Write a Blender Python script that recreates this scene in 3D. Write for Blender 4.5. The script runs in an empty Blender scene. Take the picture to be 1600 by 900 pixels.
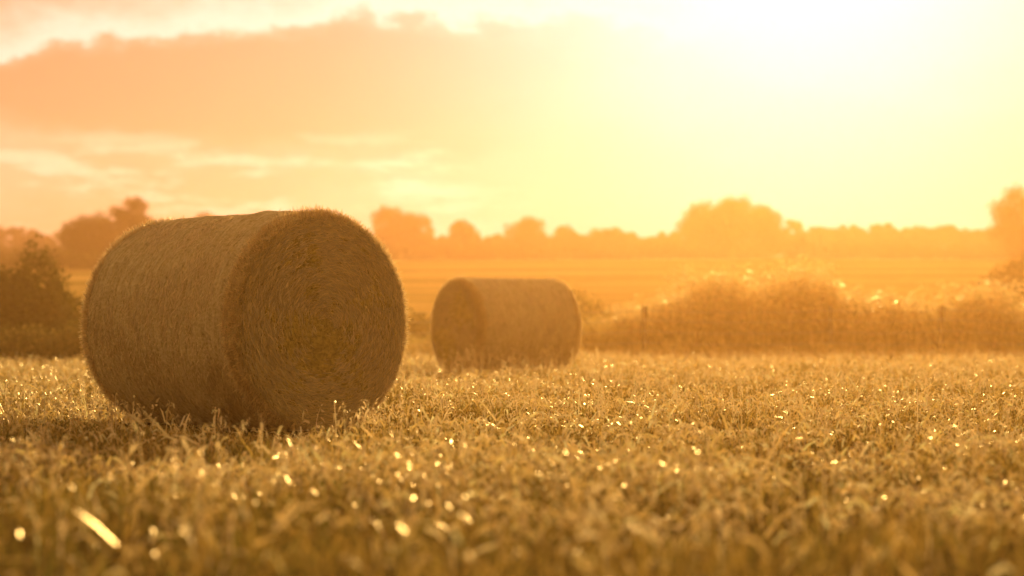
import bpy, math, random
import numpy as np
from mathutils import Vector, noise as mnoise
rng=np.random.default_rng(7); random.seed(7)
scene=bpy.context.scene
scene.view_settings.view_transform='Standard'; scene.view_settings.look='None'; scene.view_settings.exposure=0
F=3111.0; CH=0.655
SUN_AZ=math.radians(8.3); SUN_EL=math.radians(13.5)
SD=Vector((math.sin(SUN_AZ)*math.cos(SUN_EL),math.cos(SUN_AZ)*math.cos(SUN_EL),math.sin(SUN_EL)))

# ---------------------------------------------------------------- terrain
KY=[-400,0,46,62,85,350,400,460,600,900,3500]
KZ=[0,0,0,-0.1,1.5,13.2,15.9,18.6,20,21,21]
def hz(x,y):
    x=np.asarray(x,float);y=np.asarray(y,float)
    z=np.interp(y,KY,KZ)
    far=np.clip((y-62)/60,0,1)
    z=z+far*(0.35*np.sin(x*0.021+0.6)+0.3*np.sin(y*0.03+x*0.01))
    z=z+0.012*np.sin(x*1.3+0.5*y)*np.clip((60-y)/10,0,1)
    return z
def link(o): scene.collection.objects.link(o); return o
def quadmesh(name,V,Q,col=None,mat=None,smooth=False):
    me=bpy.data.meshes.new(name)
    n=len(V);m=len(Q)
    me.vertices.add(n); me.vertices.foreach_set('co',np.ascontiguousarray(V,dtype=np.float32).ravel())
    me.loops.add(m*4); me.loops.foreach_set('vertex_index',np.ascontiguousarray(Q,dtype=np.int32).ravel())
    me.polygons.add(m); me.polygons.foreach_set('loop_start',np.arange(0,m*4,4,dtype=np.int32))
    if smooth: me.polygons.foreach_set('use_smooth',np.ones(m,dtype=bool))
    me.update(calc_edges=True)
    if col is not None:
        a=me.color_attributes.new('Col','FLOAT_COLOR','POINT')
        c=np.ones((n,4),np.float32); c[:,:3]=col; a.data.foreach_set('color',c.ravel())
    if mat: me.materials.append(mat)
    return me
# ---------------------------------------------------------------- materials
def newmat(n):
    m=bpy.data.materials.new(n); m.use_nodes=True; nt=m.node_tree; nt.nodes.clear()
    return m,nt,nt.nodes,nt.links
def leafmat(name,trans=0.5,gloss=0.08,rough=0.35):
    m,nt,N,L=newmat(name)
    at=N.new('ShaderNodeAttribute'); at.attribute_name='Col'
    d=N.new('ShaderNodeBsdfDiffuse'); t=N.new('ShaderNodeBsdfTranslucent'); g=N.new('ShaderNodeBsdfGlossy')
    g.inputs['Roughness'].default_value=rough; g.inputs['Color'].default_value=(1,.85,.55,1)
    L.new(at.outputs['Color'],d.inputs['Color']); L.new(at.outputs['Color'],t.inputs['Color'])
    m1=N.new('ShaderNodeMixShader'); m1.inputs[0].default_value=trans
    L.new(d.outputs[0],m1.inputs[1]);L.new(t.outputs[0],m1.inputs[2])
    m2=N.new('ShaderNodeMixShader'); m2.inputs[0].default_value=gloss
    L.new(m1.outputs[0],m2.inputs[1]);L.new(g.outputs[0],m2.inputs[2])
    o=N.new('ShaderNodeOutputMaterial'); L.new(m2.outputs[0],o.inputs['Surface'])
    return m
M_straw=leafmat('straw',0.5,0.07,0.45)
M_chaff=leafmat('chaff',0.62,0.30,0.38)
M_leaf=leafmat('foliage',0.4,0.05,0.5)
M_weed=leafmat('dry_weed',0.62,0.14,0.40)

def ramp(N,stops):
    r=N.new('ShaderNodeValToRGB'); e=r.color_ramp.elements
    e[0].position=stops[0][0]; e[0].color=(*stops[0][1],1); e[1].position=stops[-1][0]; e[1].color=(*stops[-1][1],1)
    for p,c in stops[1:-1]:
        k=e.new(p); k.color=(*c,1)
    return r
def groundmat():
    m,nt,N,L=newmat('field_ground')
    tc=N.new('ShaderNodeTexCoord')
    n1=N.new('ShaderNodeTexNoise'); n1.inputs['Scale'].default_value=9; n1.inputs['Detail'].default_value=8
    L.new(tc.outputs['Object'],n1.inputs['Vector'])
    r1=ramp(N,[(0.3,(.06,.04,.012)),(0.55,(.13,.085,.025)),(0.75,(.26,.18,.05))]); L.new(n1.outputs[0],r1.inputs[0])
    mp=N.new('ShaderNodeMapping'); mp.inputs['Scale'].default_value=(0.012,0.10,1); mp.inputs['Rotation'].default_value=(0,0,math.radians(4))
    L.new(tc.outputs['Object'],mp.inputs[0])
    n2=N.new('ShaderNodeTexNoise'); n2.inputs['Scale'].default_value=1.0; n2.inputs['Detail'].default_value=6
    L.new(mp.outputs[0],n2.inputs['Vector'])
    r2=ramp(N,[(0.35,(.20,.16,.04)),(0.5,(.40,.27,.08)),(0.65,(.58,.38,.13))]); L.new(n2.outputs[0],r2.inputs[0])
    sp=N.new('ShaderNodeSeparateXYZ'); L.new(tc.outputs['Object'],sp.inputs[0])
    mr=N.new('ShaderNodeMapRange'); mr.inputs[1].default_value=48; mr.inputs[2].default_value=75; L.new(sp.outputs[1],mr.inputs[0])
    mx=N.new('ShaderNodeMix'); mx.data_type='RGBA'; L.new(mr.outputs[0],mx.inputs[0]); L.new(r1.outputs[0],mx.inputs[6]); L.new(r2.outputs[0],mx.inputs[7])
    b=N.new('ShaderNodeBump'); b.inputs['Strength'].default_value=.6; b.inputs['Distance'].default_value=.05; L.new(n1.outputs[0],b.inputs['Height'])
    d=N.new('ShaderNodeBsdfDiffuse'); L.new(mx.outputs[2],d.inputs[0]); L.new(b.outputs[0],d.inputs['Normal'])
    o=N.new('ShaderNodeOutputMaterial'); L.new(d.outputs[0],o.inputs[0]); return m
def balemat(face):
    m,nt,N,L=newmat('bale_end' if face else 'bale_side')
    tc=N.new('ShaderNodeTexCoord'); sp=N.new('ShaderNodeSeparateXYZ'); L.new(tc.outputs['Object'],sp.inputs[0])
    def ma(op,a,b=None,c=None):
        n=N.new('ShaderNodeMath'); n.operation=op
        for i,v in enumerate((a,b,c)):
            if v is None: continue
            if isinstance(v,(int,float)): n.inputs[i].default_value=v
            else: L.new(v,n.inputs[i])
        return n.outputs[0]
    ang=ma('ARCTAN2',sp.outputs[2],sp.outputs[0])
    rad=ma('SQRT',ma('ADD',ma('MULTIPLY',sp.outputs[0],sp.outputs[0]),ma('MULTIPLY',sp.outputs[2],sp.outputs[2])))
    cb=N.new('ShaderNodeCombineXYZ')
    ca=ma('MULTIPLY',ma('COSINE',ang),1.0); sa=ma('SINE',ang)
    if face:
        L.new(ma('MULTIPLY',ma('ADD',rad,ma('MULTIPLY',ang,0.012)),42),cb.inputs[0]); L.new(ma('MULTIPLY',ca,4),cb.inputs[1]); L.new(ma('MULTIPLY',sa,4),cb.inputs[2])
    else:
        L.new(ma('MULTIPLY',sp.outputs[1],42),cb.inputs[0]); L.new(ma('MULTIPLY',ca,5),cb.inputs[1]); L.new(ma('MULTIPLY',sa,5),cb.inputs[2])
    n1=N.new('ShaderNodeTexNoise'); n1.inputs['Scale'].default_value=1; n1.inputs['Detail'].default_value=5; n1.inputs['Roughness'].default_value=.65
    L.new(cb.outputs[0],n1.inputs['Vector'])
    n2=N.new('ShaderNodeTexNoise'); n2.inputs['Scale'].default_value=45; n2.inputs['Detail'].default_value=4
    L.new(tc.outputs['Object'],n2.inputs['Vector'])
    h=ma('ADD',ma('MULTIPLY',n1.outputs[0],.6),ma('MULTIPLY',n2.outputs[0],.4))
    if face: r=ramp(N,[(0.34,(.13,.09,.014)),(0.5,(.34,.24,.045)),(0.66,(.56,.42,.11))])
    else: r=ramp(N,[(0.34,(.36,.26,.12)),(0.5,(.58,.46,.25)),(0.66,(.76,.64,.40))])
    L.new(h,r.inputs[0])
    b=N.new('ShaderNodeBump'); b.inputs['Strength'].default_value=1; b.inputs['Distance'].default_value=.035; L.new(h,b.inputs['Height'])
    d=N.new('ShaderNodeBsdfDiffuse'); L.new(r.outputs[0],d.inputs[0]); L.new(b.outputs[0],d.inputs['Normal'])
    o=N.new('ShaderNodeOutputMaterial'); L.new(d.outputs[0],o.inputs[0]); return m
def woodmat():
    m,nt,N,L=newmat('weathered_wood')
    tc=N.new('ShaderNodeTexCoord'); mp=N.new('ShaderNodeMapping'); mp.inputs['Scale'].default_value=(30,30,3); L.new(tc.outputs['Object'],mp.inputs[0])
    n=N.new('ShaderNodeTexNoise'); n.inputs['Scale'].default_value=1; n.inputs['Detail'].default_value=6; L.new(mp.outputs[0],n.inputs['Vector'])
    r=ramp(N,[(.3,(.08,.055,.03)),(.7,(.22,.15,.09))]); L.new(n.outputs[0],r.inputs[0])
    d=N.new('ShaderNodeBsdfDiffuse'); L.new(r.outputs[0],d.inputs[0]); o=N.new('ShaderNodeOutputMaterial'); L.new(d.outputs[0],o.inputs[0]); return m
M_ground=groundmat(); M_end=balemat(True); M_side=balemat(False); M_wood=woodmat()
m,nt,N,L=newmat('galvanised_wire'); M_wire=m
p=N.new('ShaderNodeBsdfPrincipled'); p.inputs['Base Color'].default_value=(.45,.42,.38,1); p.inputs['Metallic'].default_value=.8; p.inputs['Roughness'].default_value=.4
o=N.new('ShaderNodeOutputMaterial'); L.new(p.outputs[0],o.inputs[0])
m,nt,N,L=newmat('bark'); M_bark=m
n=N.new('ShaderNodeTexNoise'); n.inputs['Scale'].default_value=3; r=ramp(N,[(.3,(.05,.035,.02)),(.7,(.13,.09,.06))]); L.new(n.outputs[0],r.inputs[0])
d=N.new('ShaderNodeBsdfDiffuse'); L.new(r.outputs[0],d.inputs[0]); o=N.new('ShaderNodeOutputMaterial'); L.new(d.outputs[0],o.inputs[0])

# ---------------------------------------------------------------- ground
xs=np.concatenate([np.linspace(-3000,-150,20),np.linspace(-140,-22,40),np.linspace(-20,20,100),np.linspace(22,140,40),np.linspace(150,3000,20)])
ys=np.concatenate([np.linspace(-400,-5,12),np.linspace(-3,60,130),np.linspace(62,600,140),np.linspace(620,3500,30)])
X,Y=np.meshgrid(xs,ys); Z=hz(X,Y)
nx,ny=len(xs),len(ys); idx=np.arange(nx*ny).reshape(ny,nx)
Q=np.stack([idx[:-1,:-1],idx[:-1,1:],idx[1:,1:],idx[1:,:-1]],-1).reshape(-1,4)
link(bpy.data.objects.new('field_ground',quadmesh('field_ground',np.stack([X,Y,Z],-1).reshape(-1,3),Q,None,M_ground,True)))

# ---------------------------------------------------------------- ribbons and leaves
def ribbons(P0,P1,P2,w,side,col,tip=0.2):
    n=len(P0); side=side/np.linalg.norm(side,axis=1,keepdims=True); w=np.asarray(w).reshape(-1,1)
    V=np.stack([P0-side*w/2,P0+side*w/2,P1-side*w*.45,P1+side*w*.45,P2-side*w*tip/2,P2+side*w*tip/2],1).reshape(-1,3)
    b=(np.arange(n)*6)[:,None]
    Q=np.stack([b+[0,1,3,2],b+[2,3,5,4]],1).reshape(-1,4)
    return V,Q,np.repeat(col,6,axis=0)
def join(parts):
    V=[];Q=[];C=[];o=0
    for v,q,c in parts: V.append(v);Q.append(q+o);C.append(c);o+=len(v)
    return np.concatenate(V),np.concatenate(Q),np.concatenate(C)
def leaves(P,size,col,asp=0.6):
    n=len(P); a=rng.normal(size=(n,3)); a/=np.linalg.norm(a,axis=1,keepdims=True)
    t=rng.normal(size=(n,3)); b=np.cross(a,t); b/=np.linalg.norm(b,axis=1,keepdims=True)
    s=np.asarray(size).reshape(-1,1)
    V=np.stack([P-a*s/2,P+b*s*asp/2,P+a*s/2,P-b*s*asp/2],1).reshape(-1,3)
    return V,np.arange(n*4).reshape(-1,4),np.repeat(col,4,axis=0)
def palette(n,cols,jit=.15):
    c=np.array(cols)[rng.integers(0,len(cols),n)]
    return np.clip(c*(1+jit*rng.normal(size=(n,1))),0.005,.9)

# bales ----------------------------------------------------------
R=0.735; BL=1.84
def bale_axis(fc,n):
    return Vector((fc[0]-n[0]*BL/2,fc[1]-n[1]*BL/2,0))
def sag(x,z,rr=R):
    return x*(1+0.03*np.clip(-z/rr,0,1)), np.maximum(z,-rr*0.965)
def make_bale(fc,nrm,seed):
    r=np.random.default_rng(seed)
    c=bale_axis(fc,nrm)
    par=bpy.data.objects.new('round_hay_bale',None); link(par)
    par.location=(c.x,c.y,R*0.965); par.rotation_euler=(0,0,math.atan2(nrm[1],nrm[0])+math.pi/2)
    NA=180
    prof=[]
    h=BL/2; cr=.11
    for rr in np.linspace(0.001,R-cr,16): prof.append((rr,-h-0.015*math.cos(rr/R*1.5)))
    for t in np.linspace(0,math.pi/2,7)[1:]: prof.append((R-cr+cr*math.sin(t),-h+cr-cr*math.cos(t)))
    ns=34
    for y in np.linspace(-h+cr,h-cr,ns)[1:-1]: prof.append((R+0.014*math.cos(y/h*1.4),y))
    prof2=[(a,-b) for a,b in prof[:22]][::-1]
    prof=prof+prof2
    th=np.linspace(0,2*math.pi,NA,endpoint=False)
    V=[]
    for k,(rr,y) in enumerate(prof):
        for t in th:
            q=Vector((math.cos(t)*rr,y,math.sin(t)*rr))
            n1=mnoise.noise(q*2.2+Vector((seed,0,0)))*.026+mnoise.noise(q*9+Vector((seed,3,0)))*.011
            if rr<R-cr:
                V.append((q.x,y+(n1*1.2+0.004*math.sin((rr+t*0.01)*75))*(1 if y>0 else -1),q.z))
            else:
                f=1+(n1+0.004*math.sin(y*38+seed))/R
                V.append((q.x*f,y,q.z*f))
    V=np.array(V); V[:,0],V[:,2]=sag(V[:,0],V[:,2])
    K=len(prof); idx=np.arange(K*NA).reshape(K,NA); nxt=np.roll(idx,-1,axis=1)
    Q=np.stack([idx[:-1],nxt[:-1],nxt[1:],idx[1:]],-1).reshape(-1,4)
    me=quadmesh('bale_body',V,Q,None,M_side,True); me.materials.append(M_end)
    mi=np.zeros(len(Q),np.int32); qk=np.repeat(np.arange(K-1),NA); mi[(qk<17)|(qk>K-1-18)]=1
    me.polygons.foreach_set('material_index',mi)
    b=bpy.data.objects.new('bale_body',me); link(b); b.parent=par
    parts=[]
    n=32000
    t=r.uniform(0,2*math.pi,n); y=r.uniform(-h+.05,h-.05,n); l=r.uniform(.02,.06,n)*(1+ (r.random(n)<.06)*1.0)
    rad=np.stack([np.cos(t),0*t,np.sin(t)],1); tan=np.stack([-np.sin(t),0*t,np.cos(t)],1); ax=np.tile([0,1.,0],(n,1))
    sg=r.choice([-1,1],n)[:,None]
    d=tan*sg+rad*r.normal(.28,.28,(n,1)).clip(0.02)+ax*r.normal(0,.35,(n,1)); d/=np.linalg.norm(d,axis=1,keepdims=True)
    P0=rad*(R+0.0)+ax*y[:,None]; P1=P0+d*l[:,None]*.5; P2=P0+d*l[:,None]-rad*l[:,None]*.12
    parts.append(ribbons(P0,P1,P2,r.uniform(.003,.006,n),np.cross(d,rad)+1e-4,palette(n,[(.64,.50,.28),(.78,.62,.36),(.46,.34,.17)])))
    for s in (-1,1):
        n=22000
        rr=(R-.03)*np.sqrt(r.uniform(.0,.985,n)); t=r.uniform(0,2*math.pi,n); l=r.uniform(.025,.09,n)
        rad=np.stack([np.cos(t),0*t,np.sin(t)],1); tan=np.stack([-np.sin(t),0*t,np.cos(t)],1); ax=np.tile([0,1.*s,0],(n,1))
        d=tan*r.choice([-1,1],n)[:,None]+rad*r.normal(0,.3,(n,1))+ax*np.abs(r.normal(.06,.2,(n,1))); d/=np.linalg.norm(d,axis=1,keepdims=True)
        dep=np.clip((rr-(R-cr))/cr,0,1); dep=cr*(1-np.sqrt(1-dep**2*.95))
        P0=rad*rr[:,None]+ax*(h+0.008-dep)[:,None]; P1=P0+d*l[:,None]*.5; P2=P0+d*l[:,None]-ax*l[:,None]*.1
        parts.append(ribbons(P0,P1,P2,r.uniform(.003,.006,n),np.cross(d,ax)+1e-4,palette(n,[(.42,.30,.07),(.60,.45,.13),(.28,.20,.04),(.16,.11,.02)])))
        n=14000
        t=r.uniform(0,2*math.pi,n); l=r.uniform(.02,.07,n)
        rad=np.stack([np.cos(t),0*t,np.sin(t)],1); tan=np.stack([-np.sin(t),0*t,np.cos(t)],1); ax=np.tile([0,1.*s,0],(n,1))
        d=tan*r.normal(0,.8,(n,1))+rad*r.uniform(.2,1.0,(n,1))+ax*r.uniform(-.2,.6,(n,1)); d/=np.linalg.norm(d,axis=1,keepdims=True)
        ph=r.uniform(.3,1.57,(n,1))
        P0=rad*(R-cr+cr*np.sin(ph)-.005)+ax*(h-cr+cr*np.cos(ph)-.005); P1=P0+d*l[:,None]*.5; P2=P0+d*l[:,None]
        parts.append(ribbons(P0,P1,P2,r.uniform(.003,.006,n),np.cross(d,rad)+1e-4,palette(n,[(.72,.55,.28),(.86,.68,.36)])))
    V,Q,C=join(parts); V[:,0],V[:,2]=sag(V[:,0],V[:,2])
    f=bpy.data.objects.new('loose_straw',quadmesh('bale_straw',V,Q,C,M_chaff)); link(f); f.parent=par
    return c
def nvec(a): a=math.radians(a); return (math.sin(a),-math.cos(a))
B=[((-1.235,13.15),nvec(43.5)),((-0.865,30.0),nvec(-57))]
BC=[]
for i,(fc,n) in enumerate(B): BC.append((make_bale(fc,n,3+i*5),n))

def bale_uv(x,y,c,n):
    dx=x-c.x;dy=y-c.y; return dx*n[0]+dy*n[1], -dx*n[1]+dy*n[0]
def inside_bale(x,y,pad=0.0):
    m=np.zeros(len(x),bool)
    for c,n in BC:
        u,v=bale_uv(x,y,c,n); m|=(np.abs(u)<BL/2+pad)&(np.abs(v)<R*.55+pad)
    return m
def trample(x,y):
    f=np.ones(len(x))
    for c,n in BC:
        u,v=bale_uv(x,y,c,n); d=np.maximum(np.abs(u)-BL/2,np.abs(v)-R*.55)
        f=np.minimum(f,np.clip(.2+d*.45,.2,1))
    return f
_g=np.array([[mnoise.noise(Vector((i*.11,j*.11,1.7)))+.6*mnoise.noise(Vector((i*.29,j*.29,5.1))) for i in range(420)] for j in range(420)])
_g=(_g-_g.min())/(_g.max()-_g.min())
def lf(x,y,s=1.0):
    i=np.clip(((np.asarray(x)*s+25)*8),0,1e6).astype(int)%420; j=np.clip((np.asarray(y)*s*8),0,1e6).astype(int)%420
    return np.clip((_g[j,i]-.5)*2.2+.5,0,1)

# stubble field ----------------------------------------------------
parts=[];chaff=[]
def scatter(y0,y1,dens,k=.27,pad=2.0):
    W=k*y1+pad; n=int((y1-y0)*2*W*dens); x=rng.uniform(-W,W,n); y=rng.uniform(y0,y1,n)
    keep=(np.abs(x)<k*y+pad)&~inside_bale(x,y); return x[keep],y[keep]
STR=[(.50,.33,.07),(.38,.25,.05),(.24,.17,.028),(.60,.42,.11),(.14,.12,.02),(.10,.075,.014)]
for (y0,y1,dens,wf) in [(3.8,9,760,1.0),(9,18,540,1.2),(18,30,290,1.7),(30,49,180,2.6)]:
    x,y=scatter(y0,y1,dens,pad=1.4+y1*.03); L_=lf(x,y,1.4); kp=rng.random(len(x))<.20+.95*L_; x=x[kp];y=y[kp];L_=L_[kp]; n=len(x); z=hz(x,y)
    q=(x*math.cos(.35)-y*math.sin(.35)); sp_=.17; off=(np.round(q/sp_)*sp_-q)*.7*(rng.random(n)<.75)
    x=x+off*math.cos(.35); y=y-off*math.sin(.35)
    h=rng.uniform(.04,.12,n)*(.2+1.2*L_)*trample(x,y)
    lean=rng.normal(0,.36,(n,2))
    P0=np.stack([x,y,z],1); D=np.stack([lean[:,0],lean[:,1],np.ones(n)],1)
    P1=P0+D*h[:,None]*.5; P2=P0+D*h[:,None]+np.stack([rng.normal(0,.015,n),rng.normal(0,.015,n),0*x],1)
    a=rng.uniform(0,math.pi,n); S=np.stack([np.cos(a),np.sin(a),0*a],1)
    parts.append(ribbons(P0,P1,P2,rng.uniform(.003,.006,n)*wf,S,palette(n,STR,.25),tip=.7))
    # chaff, husks and curled leaf caught on top of the stubble, in pale drifts that imitate sunlit patches
    x,y=scatter(max(y0,4.4),y1,dens*1.2,pad=1.4+y1*.03); cl=lf(x+3.3,y+1.7,1.9)*(.3+1.0*lf(x+11,y+4,.55)); kp=rng.random(len(x))<.08+2.4*np.clip(cl-.32,0,1); x=x[kp];y=y[kp];n=len(x)
    z=hz(x,y)+rng.uniform(.04,.17,n)*(.35+.95*lf(x,y,1.4))*trample(x,y); a=rng.uniform(0,2*math.pi,n); l=rng.uniform(.02,.07,n)*(1+1.0*(rng.random(n)<.12))
    dv=np.stack([np.cos(a),np.sin(a),rng.normal(.1,.6,n)],1)
    P0=np.stack([x,y,z],1); P1=P0+dv*l[:,None]*.5+np.stack([0*x,0*x,rng.uniform(0,.02,n)],1); P2=P0+dv*l[:,None]*.95-np.stack([0*x,0*x,rng.uniform(0,.02,n)],1)
    S=np.cross(dv,rng.normal(size=(n,3)))+1e-4
    chaff.append(ribbons(P0,P1,P2,rng.uniform(.004,.013,n)*wf,S,palette(n,[(.90,.68,.30),(.84,.60,.21),(.90,.74,.40),(.55,.40,.12)])))
    x,y=scatter(y0,y1,dens*.30,pad=1.4+y1*.03); kp=rng.random(len(x))<1.2-lf(x+9,y,.6); x=x[kp];y=y[kp];n=len(x)
    h=rng.uniform(.04,.14,n)*trample(x,y)*(.4+lf(x,y,1.4)); lean=rng.normal(0,.35,(n,2)); P0=np.stack([x,y,hz(x,y)],1)
    P1=P0+np.stack([lean[:,0]*.3,lean[:,1]*.3,np.ones(n)*.6],1)*h[:,None]; P2=P0+np.stack([lean[:,0]*1.3,lean[:,1]*1.3,np.ones(n)*.95],1)*h[:,None]
    a=rng.uniform(0,math.pi,n); S=np.stack([np.cos(a),np.sin(a),0*a],1)
    parts.append(ribbons(P0,P1,P2,rng.uniform(.003,.006,n)*wf,S,palette(n,[(.15,.16,.025),(.22,.20,.035),(.36,.28,.06)])))
V,Q,C=join(parts)
link(bpy.data.objects.new('stubble_grass',quadmesh('stubble_grass',V,Q,C,M_straw)))
V,Q,C=join(chaff)
link(bpy.data.objects.new('straw_chaff',quadmesh('straw_chaff',V,Q,C,M_chaff)))

def seed_stalks(x,y,h,wf,cols,nsp=9,spread=.35):
    parts=[]; n=len(x); a=rng.uniform(0,2*math.pi,n); ln=rng.uniform(.05,.35,n)
    dx=np.cos(a)*ln; dy=np.sin(a)*ln; P0=np.stack([x,y,hz(x,y)],1); H=h[:,None]
    P1=P0+np.stack([dx*.3,dy*.3,np.ones(n)*.6],1)*H; P2=P0+np.stack([dx,dy,np.ones(n)],1)*H
    S=np.stack([-np.sin(a),np.cos(a),0*a],1)
    parts.append(ribbons(P0,P1,P2,.004*wf,S,palette(n,cols),tip=.5))
    for k in range(nsp):
        f=rng.uniform(.62,1.02,n)[:,None]; b=P1+(P2-P1)*((f-.6)/.4)
        aa=rng.uniform(0,2*math.pi,n); d=np.stack([np.cos(aa)*spread+dx*.6,np.sin(aa)*spread+dy*.6,rng.normal(-.1,.4,n)],1)
        l=rng.uniform(.02,.05,n)[:,None]*wf**.5; q0=b+d*l*.6; q1=q0+d*l*.5; q2=q0+d*l-np.array([0,0,.01])
        parts.append(ribbons(q0,q1,q2,rng.uniform(.005,.009,n)*wf,np.cross(d,rng.normal(size=(n,3)))+1e-4,palette(n,cols)))
    return join(parts)
OC=[(.84,.64,.32),(.88,.70,.38)]
x,y=scatter(5,12,6,pad=1); p1=seed_stalks(x,y,rng.uniform(.14,.26,len(x)),1.0,OC)
x,y=scatter(12,46,6,pad=2); p2=seed_stalks(x,y,rng.uniform(.14,.28,len(x)),1.8,OC)
xx=np.concatenate([rng.normal(-.55,.35,40),rng.normal(.35,.3,30)]); yy=rng.uniform(28.2,29.2,70)
p3=seed_stalks(xx,yy,rng.uniform(.25,.45,70),2.0,OC)
xx=np.concatenate([rng.normal(-.88,.1,18),rng.normal(.52,.12,8),rng.normal(-1.28,.10,10)]); yy=np.concatenate([rng.uniform(11.5,12.2,18),rng.uniform(13,14,8),rng.uniform(7.2,7.7,10)])
p4=seed_stalks(xx,yy,rng.uniform(.16,.27,36),1.5,OC)
V,Q,C=join([p1,p2,p3,p4]); link(bpy.data.objects.new('wild_oat_stalks',quadmesh('wild_oat_stalks',V,Q,C,M_chaff)))

# weed bank along the field edge -----------------------------------
def bank(name,xr,yr,hf,n,cols,wf=3.5,leafn=5,nsp=10,hr=(.45,1.08),lo=.25,spread=.9,mat=None):
    x=rng.uniform(*xr,n); y=rng.uniform(*yr,n); hb=hf(x)
    kp=rng.random(n)<np.clip(hb/1.3,lo,1); x=x[kp];y=y[kp]; h=hb[kp]*rng.uniform(*hr,len(x))
    a=seed_stalks(x,y,h,wf,cols,nsp=nsp,spread=spread)
    P=[];m=len(x)
    for k in range(leafn):
        f=rng.uniform(.05,.85,m); P.append(np.stack([x+rng.normal(0,.07,m),y+rng.normal(0,.07,m),hz(x,y)+h*f],1))
    P=np.concatenate(P); b=leaves(P,rng.uniform(.05,.14,len(P)),palette(len(P),cols),.35)
    V,Q,C=join([a,b]); link(bpy.data.objects.new(name,quadmesh(name,V,Q,C,mat or M_weed)))
WC=[(.44,.33,.09),(.28,.22,.05),(.58,.44,.15),(.14,.13,.025)]
def gauss(x,c,s): return np.exp(-((x-c)/s)**2)
def hmain(x): return .62+.13*np.sin(x*3.1)+.12*np.sin(x*7.3+1)+1.1*gauss(x,5.0,1.2)+1.15*gauss(x,7.1,1.1)+.5*gauss(x,3.5,.8)+.55*gauss(x,9.2,.9)+.85*gauss(x,11.2,1.2)+.3*gauss(x,1.9,.6)
bank('weed_bank',(-17,17),(45.4,48.5),hmain,20000,WC)
bank('tall_weeds',(2.5,13),(45.5,47.5),hmain,1300,[(.88,.70,.34),(.82,.62,.26)],5.0,3,20,(.6,1.22),.1,1.6,M_chaff)
bank('field_margin_grass',(-17,17),(43.4,45.6),lambda x:.34+.08*np.sin(x*2.1)+.07*np.sin(x*5.7),14000,[(.66,.48,.16),(.50,.35,.10),(.80,.60,.26),(.26,.20,.045)],3.0,2,5)
def bushy(name,xr,yr,hf,n,cols,s=(.05,.12),lump=1.0,mat=None):
    x=rng.uniform(*xr,n); y=rng.uniform(*yr,n)
    cy=(yr[0]+yr[1])/2; hw=(yr[1]-yr[0])/2
    prof=np.sqrt(np.clip(1-((y-cy)/hw)**2,0,1))
    l=np.array([mnoise.noise(Vector((a*.9/lump,b*.9/lump,3)))+.6*mnoise.noise(Vector((a*2.4/lump,b*2.4/lump,7))) for a,b in zip(x,y)])
    H=hf(x)*(1+.38*l)*prof
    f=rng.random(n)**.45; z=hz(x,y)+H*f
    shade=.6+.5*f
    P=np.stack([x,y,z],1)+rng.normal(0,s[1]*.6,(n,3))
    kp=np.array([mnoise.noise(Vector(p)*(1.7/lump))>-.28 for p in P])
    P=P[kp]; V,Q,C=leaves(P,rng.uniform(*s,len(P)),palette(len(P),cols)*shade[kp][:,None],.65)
    return link(bpy.data.objects.new(name,quadmesh(name,V,Q,C,mat or M_leaf)))
GC=[(.06,.065,.012),(.08,.08,.015),(.04,.05,.008),(.10,.085,.02)]
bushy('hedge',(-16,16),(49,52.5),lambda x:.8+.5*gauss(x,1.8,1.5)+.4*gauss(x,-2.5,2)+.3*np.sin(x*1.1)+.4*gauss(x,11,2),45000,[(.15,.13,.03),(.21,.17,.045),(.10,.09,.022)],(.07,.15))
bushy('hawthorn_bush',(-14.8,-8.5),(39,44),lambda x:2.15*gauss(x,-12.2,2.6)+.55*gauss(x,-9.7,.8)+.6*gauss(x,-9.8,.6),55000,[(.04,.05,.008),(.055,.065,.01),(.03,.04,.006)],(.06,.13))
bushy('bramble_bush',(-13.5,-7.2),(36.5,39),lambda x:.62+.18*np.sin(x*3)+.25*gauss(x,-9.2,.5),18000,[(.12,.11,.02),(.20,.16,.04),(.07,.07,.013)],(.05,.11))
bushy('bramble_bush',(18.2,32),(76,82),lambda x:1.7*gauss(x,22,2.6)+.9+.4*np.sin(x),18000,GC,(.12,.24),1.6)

# fence ------------------------------------------------------------
import bmesh
def cyl(bm,p0,p1,r0,r1,seg=8):
    p0=Vector(p0);p1=Vector(p1);d=(p1-p0).normalized(); a=d.orthogonal().normalized(); b=d.cross(a)
    A=[bm.verts.new(p0+(a*math.cos(t)+b*math.sin(t))*r0) for t in [2*math.pi*i/seg for i in range(seg)]]
    Bv=[bm.verts.new(p1+(a*math.cos(t)+b*math.sin(t))*r1) for t in [2*math.pi*i/seg for i in range(seg)]]
    for i in range(seg): bm.faces.new((A[i],A[(i+1)%seg],Bv[(i+1)%seg],Bv[i]))
    bm.faces.new(Bv)
fence=link(bpy.data.objects.new('post_and_wire_fence',None))
posts=[-12.3,-8.1,-3.9,-.6,3.0,7.2,9.66,13.2]; tops=[]
for i,px in enumerate(posts):
    bm=bmesh.new(); y=44.9; z=float(hz(px,y)); h=1.22+random.uniform(-.04,.04); lx=random.uniform(-.03,.03)
    cyl(bm,(px,y,z-.1),(px+lx*.5,y,z+h*.5),.08,.075,10); cyl(bm,(px+lx*.5,y,z+h*.5),(px+lx,y,z+h),.075,.07,10); cyl(bm,(px+lx,y,z+h),(px+lx,y,z+h+.03),.07,.045,10)
    me=bpy.data.meshes.new('post'); bm.to_mesh(me); bm.free(); me.materials.append(M_wood); o=link(bpy.data.objects.new('post_%d'%(i+1),me)); o.parent=fence; tops.append((px,y,z+h))
bm=bmesh.new()
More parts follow.
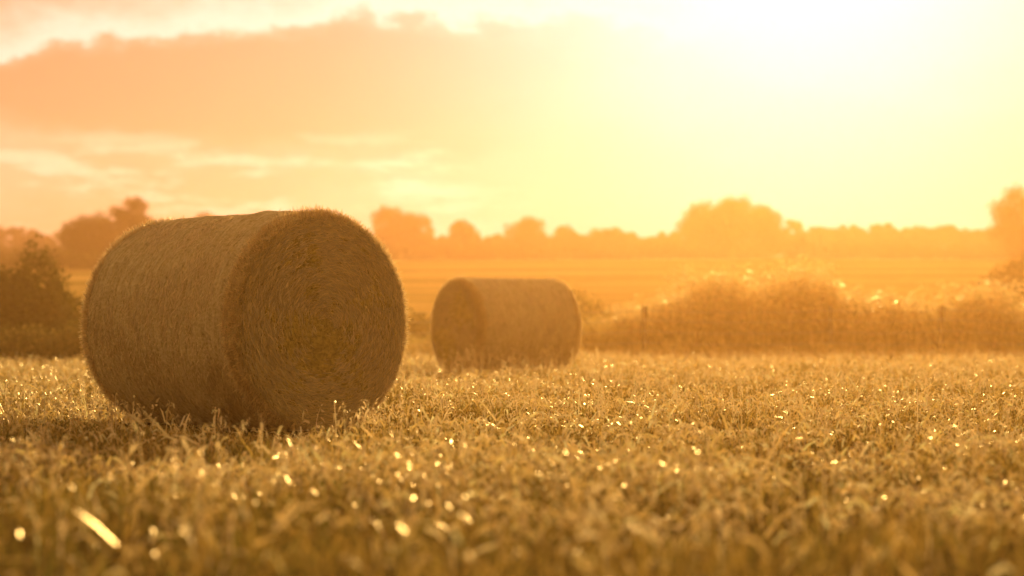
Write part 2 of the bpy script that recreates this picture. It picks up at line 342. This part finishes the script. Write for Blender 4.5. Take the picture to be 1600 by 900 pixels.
for i in range(len(tops)-1):
    for dz in (.08,.3,.55,.8):
        a=Vector(tops[i])-Vector((0,.085,dz)); b=Vector(tops[i+1])-Vector((0,.085,dz)); prev=a
        for k in range(1,9):
            t=k/8; q=a.lerp(b,t)-Vector((0,0,.05*4*t*(1-t))); cyl(bm,prev,q,.008,.008,4); prev=q
me=bpy.data.meshes.new('wires'); bm.to_mesh(me); bm.free(); me.materials.append(M_wire); o=link(bpy.data.objects.new('wires',me)); o.parent=fence

# trees ------------------------------------------------------------
def tree_parts(cx,cy,W,H,nl,leaf,seed,lobes=60):
    r=np.random.default_rng(seed); zb=float(hz(cx,cy))
    lob=[]
    for i in range(lobes):
        lr=r.uniform(.09,.16)*min(W,H*1.3)
        if i%2==0:
            t=r.uniform(0,2*math.pi); e=math.asin(r.uniform(-.35,1)); q=r.uniform(.82,1.0)
            px=math.cos(t)*math.cos(e)**.8*q; py=math.sin(t)*math.cos(e)*q; pz=math.sin(e)**1*q
        else:
            while True:
                p=r.uniform(-1,1,3)
                if p@p<.8: break
            px,py,pz=p
        zc=zb+H*.42; up=H*.58-lr*.9; dn=H*.36
        lob.append((cx+px*(W/2-lr),cy+py*(W*.42-lr),zc+pz*(up if pz>0 else dn),lr))
    lob=np.array(lob); k=r.choice(lobes,nl,p=lob[:,3]**2/np.sum(lob[:,3]**2))
    d=r.normal(size=(nl,3)); d/=np.linalg.norm(d,axis=1,keepdims=True)
    rr=lob[k,3]*(r.uniform(.4,1.14,nl)); P=lob[k,:3]+d*rr[:,None]
    P[:,2]=np.maximum(P[:,2],zb+H*.04*r.random(nl))
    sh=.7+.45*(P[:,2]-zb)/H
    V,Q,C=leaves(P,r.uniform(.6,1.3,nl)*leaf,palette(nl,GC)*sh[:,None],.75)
    bm=bmesh.new(); tr=W*.03+.05
    cyl(bm,(cx,cy,zb-.2),(cx,cy,zb+H*.3),tr*1.3,tr,8); cyl(bm,(cx,cy,zb+H*.3),(cx+.1,cy,zb+H*.7),tr,tr*.35,8)
    for i in range(0,lobes,5): cyl(bm,(cx,cy,zb+H*r.uniform(.15,.4)),lob[i,:3],tr*.45,tr*.12,5)
    return (V,Q,C),bm
def build_tree(name,specs,nl,leaf,lobes=60):
    parts=[]
    bmall=bpy.data.meshes.new('trunk'); B2=bmesh.new()
    for (cx,cy,W,H,s) in specs:
        p_,bm=tree_parts(cx,cy,W,H,nl,leaf,s,lobes); parts.append(p_)
        t=bpy.data.meshes.new('t'); bm.to_mesh(t); bm.free(); B2.from_mesh(t); bpy.data.meshes.remove(t)
    B2.to_mesh(bmall); B2.free(); bmall.materials.append(M_bark)
    V,Q,C=join(parts)
    root=link(bpy.data.objects.new(name,None))
    a=link(bpy.data.objects.new('crown',quadmesh(name+'_crown',V,Q,C,M_leaf))); a.parent=root
    b=link(bpy.data.objects.new('trunk',bmall)); b.parent=root
def T(px,top,wpx,d):
    x=(px-800)/F*d; z=CH+(517-top)/F*d; zb=float(hz(x,d)); return (x,d,wpx/F*d,(z-zb))
sd=100
def one(name,px,top,wpx,d,nl=6000,leaf=.42,lobes=60):
    global sd; sd+=1; x,y,W,H=T(px,top,wpx,d); build_tree(name,[(x,y,W,max(H,3),sd)],nl,leaf*d/400,lobes)
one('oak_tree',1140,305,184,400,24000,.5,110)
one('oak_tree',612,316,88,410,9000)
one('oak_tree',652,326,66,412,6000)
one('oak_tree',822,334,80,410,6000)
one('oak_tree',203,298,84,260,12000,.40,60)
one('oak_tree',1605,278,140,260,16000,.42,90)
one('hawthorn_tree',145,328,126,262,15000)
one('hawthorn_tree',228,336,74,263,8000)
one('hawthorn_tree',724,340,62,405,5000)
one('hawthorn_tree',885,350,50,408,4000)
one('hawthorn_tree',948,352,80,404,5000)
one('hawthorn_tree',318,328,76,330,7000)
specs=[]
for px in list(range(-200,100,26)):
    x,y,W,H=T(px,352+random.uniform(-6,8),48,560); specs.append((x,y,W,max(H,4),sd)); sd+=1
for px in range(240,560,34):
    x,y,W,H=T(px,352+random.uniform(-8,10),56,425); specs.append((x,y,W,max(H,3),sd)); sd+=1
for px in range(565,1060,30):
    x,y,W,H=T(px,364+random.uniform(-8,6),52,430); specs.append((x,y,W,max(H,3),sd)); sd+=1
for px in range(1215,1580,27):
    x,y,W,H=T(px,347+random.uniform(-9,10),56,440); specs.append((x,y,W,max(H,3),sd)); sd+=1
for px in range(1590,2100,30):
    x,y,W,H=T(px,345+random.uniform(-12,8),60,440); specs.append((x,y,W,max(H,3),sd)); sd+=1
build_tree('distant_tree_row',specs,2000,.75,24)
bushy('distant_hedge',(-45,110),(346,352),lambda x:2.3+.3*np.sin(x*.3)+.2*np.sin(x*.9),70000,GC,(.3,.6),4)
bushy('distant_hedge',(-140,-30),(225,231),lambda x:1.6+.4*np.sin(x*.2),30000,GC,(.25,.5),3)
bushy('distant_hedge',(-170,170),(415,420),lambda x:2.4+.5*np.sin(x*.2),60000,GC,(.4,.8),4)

# ---------------------------------------------------------------- haze (added veil near, thin haze far)
def haze(name,loc,sc,dens,col,g):
    bpy.ops.mesh.primitive_cube_add(size=1); hb=bpy.context.object; hb.name=name
    hb.scale=sc; hb.location=loc
    m,nt,N,L=newmat(name); v=N.new('ShaderNodeVolumeScatter'); v.inputs['Color'].default_value=(*col,1); v.inputs['Density'].default_value=dens; v.inputs['Anisotropy'].default_value=g
    o=N.new('ShaderNodeOutputMaterial'); L.new(v.outputs[0],o.inputs['Volume']); hb.data.materials.append(m)
haze('distant_haze',(0,55.01+280,15),(900,560,50),.00042,(1,.48,.24),.70)
haze('flare_veil',(0,15,1.5),(160,80,9),.0027,(1,.52,.14),.74)  # made-up volume, added to imitate lens flare veiling the near field

# ---------------------------------------------------------------- sun + sky
sl=bpy.data.lights.new('sun','SUN'); sl.energy=5; sl.angle=math.radians(.5); sl.color=(1,.63,.26)
so=link(bpy.data.objects.new('sun',sl)); so.rotation_euler=(-SD).to_track_quat('-Z','Y').to_euler(); so.location=SD*50
w=bpy.data.worlds.new('World'); scene.world=w; w.use_nodes=True; nt=w.node_tree; N=nt.nodes; L=nt.links; N.clear()
def ma(op,*args,clamp=False):
    n=N.new('ShaderNodeMath'); n.operation=op; n.use_clamp=clamp
    for i,v in enumerate(args):
        if isinstance(v,(int,float)): n.inputs[i].default_value=v
        else: L.new(v,n.inputs[i])
    return n.outputs[0]
def ss(v,a,b):
    n=N.new('ShaderNodeMapRange'); n.interpolation_type='SMOOTHSTEP'; n.inputs[1].default_value=a; n.inputs[2].default_value=b; L.new(v,n.inputs[0]); return n.outputs[0]
def mixc(f,a,b,bt='MIX'):
    n=N.new('ShaderNodeMix'); n.data_type='RGBA'; n.blend_type=bt; n.clamp_result=False
    for i,v in ((0,f),(6,a),(7,b)):
        if isinstance(v,(int,float)): n.inputs[i].default_value=v
        elif isinstance(v,tuple): n.inputs[i].default_value=(*v,1)
        else: L.new(v,n.inputs[i])
    return n.outputs[2]
tc=N.new('ShaderNodeTexCoord'); sp=N.new('ShaderNodeSeparateXYZ'); L.new(tc.outputs['Generated'],sp.inputs[0])
az=ma('MULTIPLY',ma('ARCTAN2',sp.outputs[0],sp.outputs[1]),3.111); el=ma('MULTIPLY',ma('ARCSINE',sp.outputs[2]),3.111)
def noise(sx,sy,det=5,off=0.,rough=.55):
    c=N.new('ShaderNodeCombineXYZ'); L.new(ma('MULTIPLY',az,sx),c.inputs[0]); L.new(ma('MULTIPLY',el,sy),c.inputs[1]); c.inputs[2].default_value=off
    n=N.new('ShaderNodeTexNoise'); n.inputs['Scale'].default_value=1; n.inputs['Detail'].default_value=det; n.inputs['Roughness'].default_value=rough; L.new(c.outputs[0],n.inputs['Vector']); return n.outputs[0]
nA=noise(7,12,8,1.3,.62); nB=noise(3,7,5,4.1); nC=noise(5,24,9,6.4,.66); nD=noise(2.2,5,6,2.7)
c0=ma('SUBTRACT',nA,.5); c1=ma('SUBTRACT',nB,.5)
aa=ma('ADD',az,.15)
top=ma('ADD',ma('SUBTRACT',.495,ma('MULTIPLY',ma('MULTIPLY',aa,aa),.2)),ma('ADD',ma('MULTIPLY',c0,.15),ma('MULTIPLY',c1,.08)))
bot=ma('ADD',ma('SUBTRACT',.245,ma('MULTIPLY',az,.07)),ma('ADD',ma('MULTIPLY',c1,.12),ma('MULTIPLY',c0,.07)))
et=ma('SUBTRACT',el,top); eb=ma('SUBTRACT',el,bot)
left=ss(ma('MULTIPLY',az,-1),-.45,.35)
M=ma('MULTIPLY',ma('MULTIPLY',ma('SUBTRACT',1,ss(et,-.035,.008)),ss(eb,-.02,.04)),left)
rim=ma('MULTIPLY',ma('MULTIPLY',ss(et,-.012,.006),ma('SUBTRACT',1,ss(et,.0,.09))),left)
streak=ma('MULTIPLY',ma('MULTIPLY',ss(nC,.48,.62),ma('MULTIPLY',ss(el,.12,.18),ma('SUBTRACT',1,ss(el,.25,.33)))),ss(ma('MULTIPLY',az,-1),-.1,.25))
dotn=N.new('ShaderNodeVectorMath'); dotn.operation='DOT_PRODUCT'; L.new(tc.outputs['Generated'],dotn.inputs[0]); dotn.inputs[1].default_value=SD
ang=ma('ARCCOSINE',ma('MINIMUM',dotn.outputs['Value'],.99999))
def gs(s):
    q=ma('DIVIDE',ang,s); return ma('EXPONENT',ma('MULTIPLY',ma('MULTIPLY',q,q),-1))
sky=N.new('ShaderNodeTexSky'); sky.sky_type='NISHITA'; sky.sun_disc=False; sky.sun_elevation=SUN_EL; sky.sun_rotation=SUN_AZ
nis=mixc(1.0,sky.outputs[0],(.004,.0012,.002),'MULTIPLY')
base=mixc(ss(el,.0,.55),(.76,.36,.13),(.80,.44,.23))
base=mixc(ss(ang,.45,1.5),base,(.38,.22,.07))
base=mixc(ma('MULTIPLY',ss(nD,.42,.62),.3),base,(.92,.60,.34))
base=mixc(ma('MULTIPLY',M,.9),base,(.68,.30,.11))
base=mixc(ma('MULTIPLY',rim,.95),base,(1.05,.84,.60))
base=mixc(ma('MULTIPLY',streak,.8),base,(1.0,.72,.42))
g1=mixc(1.0,(.5,.56,.74),gs(.14),'MULTIPLY'); g2=mixc(1.0,(.03,.03,.16),gs(.30),'MULTIPLY')
tot=mixc(1.0,mixc(1.0,mixc(1.0,base,g1,'ADD'),g2,'ADD'),nis,'ADD')
bg=N.new('ShaderNodeBackground'); L.new(tot,bg.inputs[0]); bg.inputs[1].default_value=1
o=N.new('ShaderNodeOutputWorld'); L.new(bg.outputs[0],o.inputs[0])

# ---------------------------------------------------------------- camera
cd=bpy.data.cameras.new('camera'); cam=link(bpy.data.objects.new('camera',cd)); cam.location=(0,0,CH)
cam.rotation_euler=(math.radians(90)+math.atan((517-450)/F),0,0)
cd.lens=70; cd.sensor_width=36; cd.clip_end=6000; cd.clip_start=.05
cd.dof.use_dof=True; cd.dof.focus_distance=14.0; cd.dof.aperture_fstop=1.5
scene.camera=cam
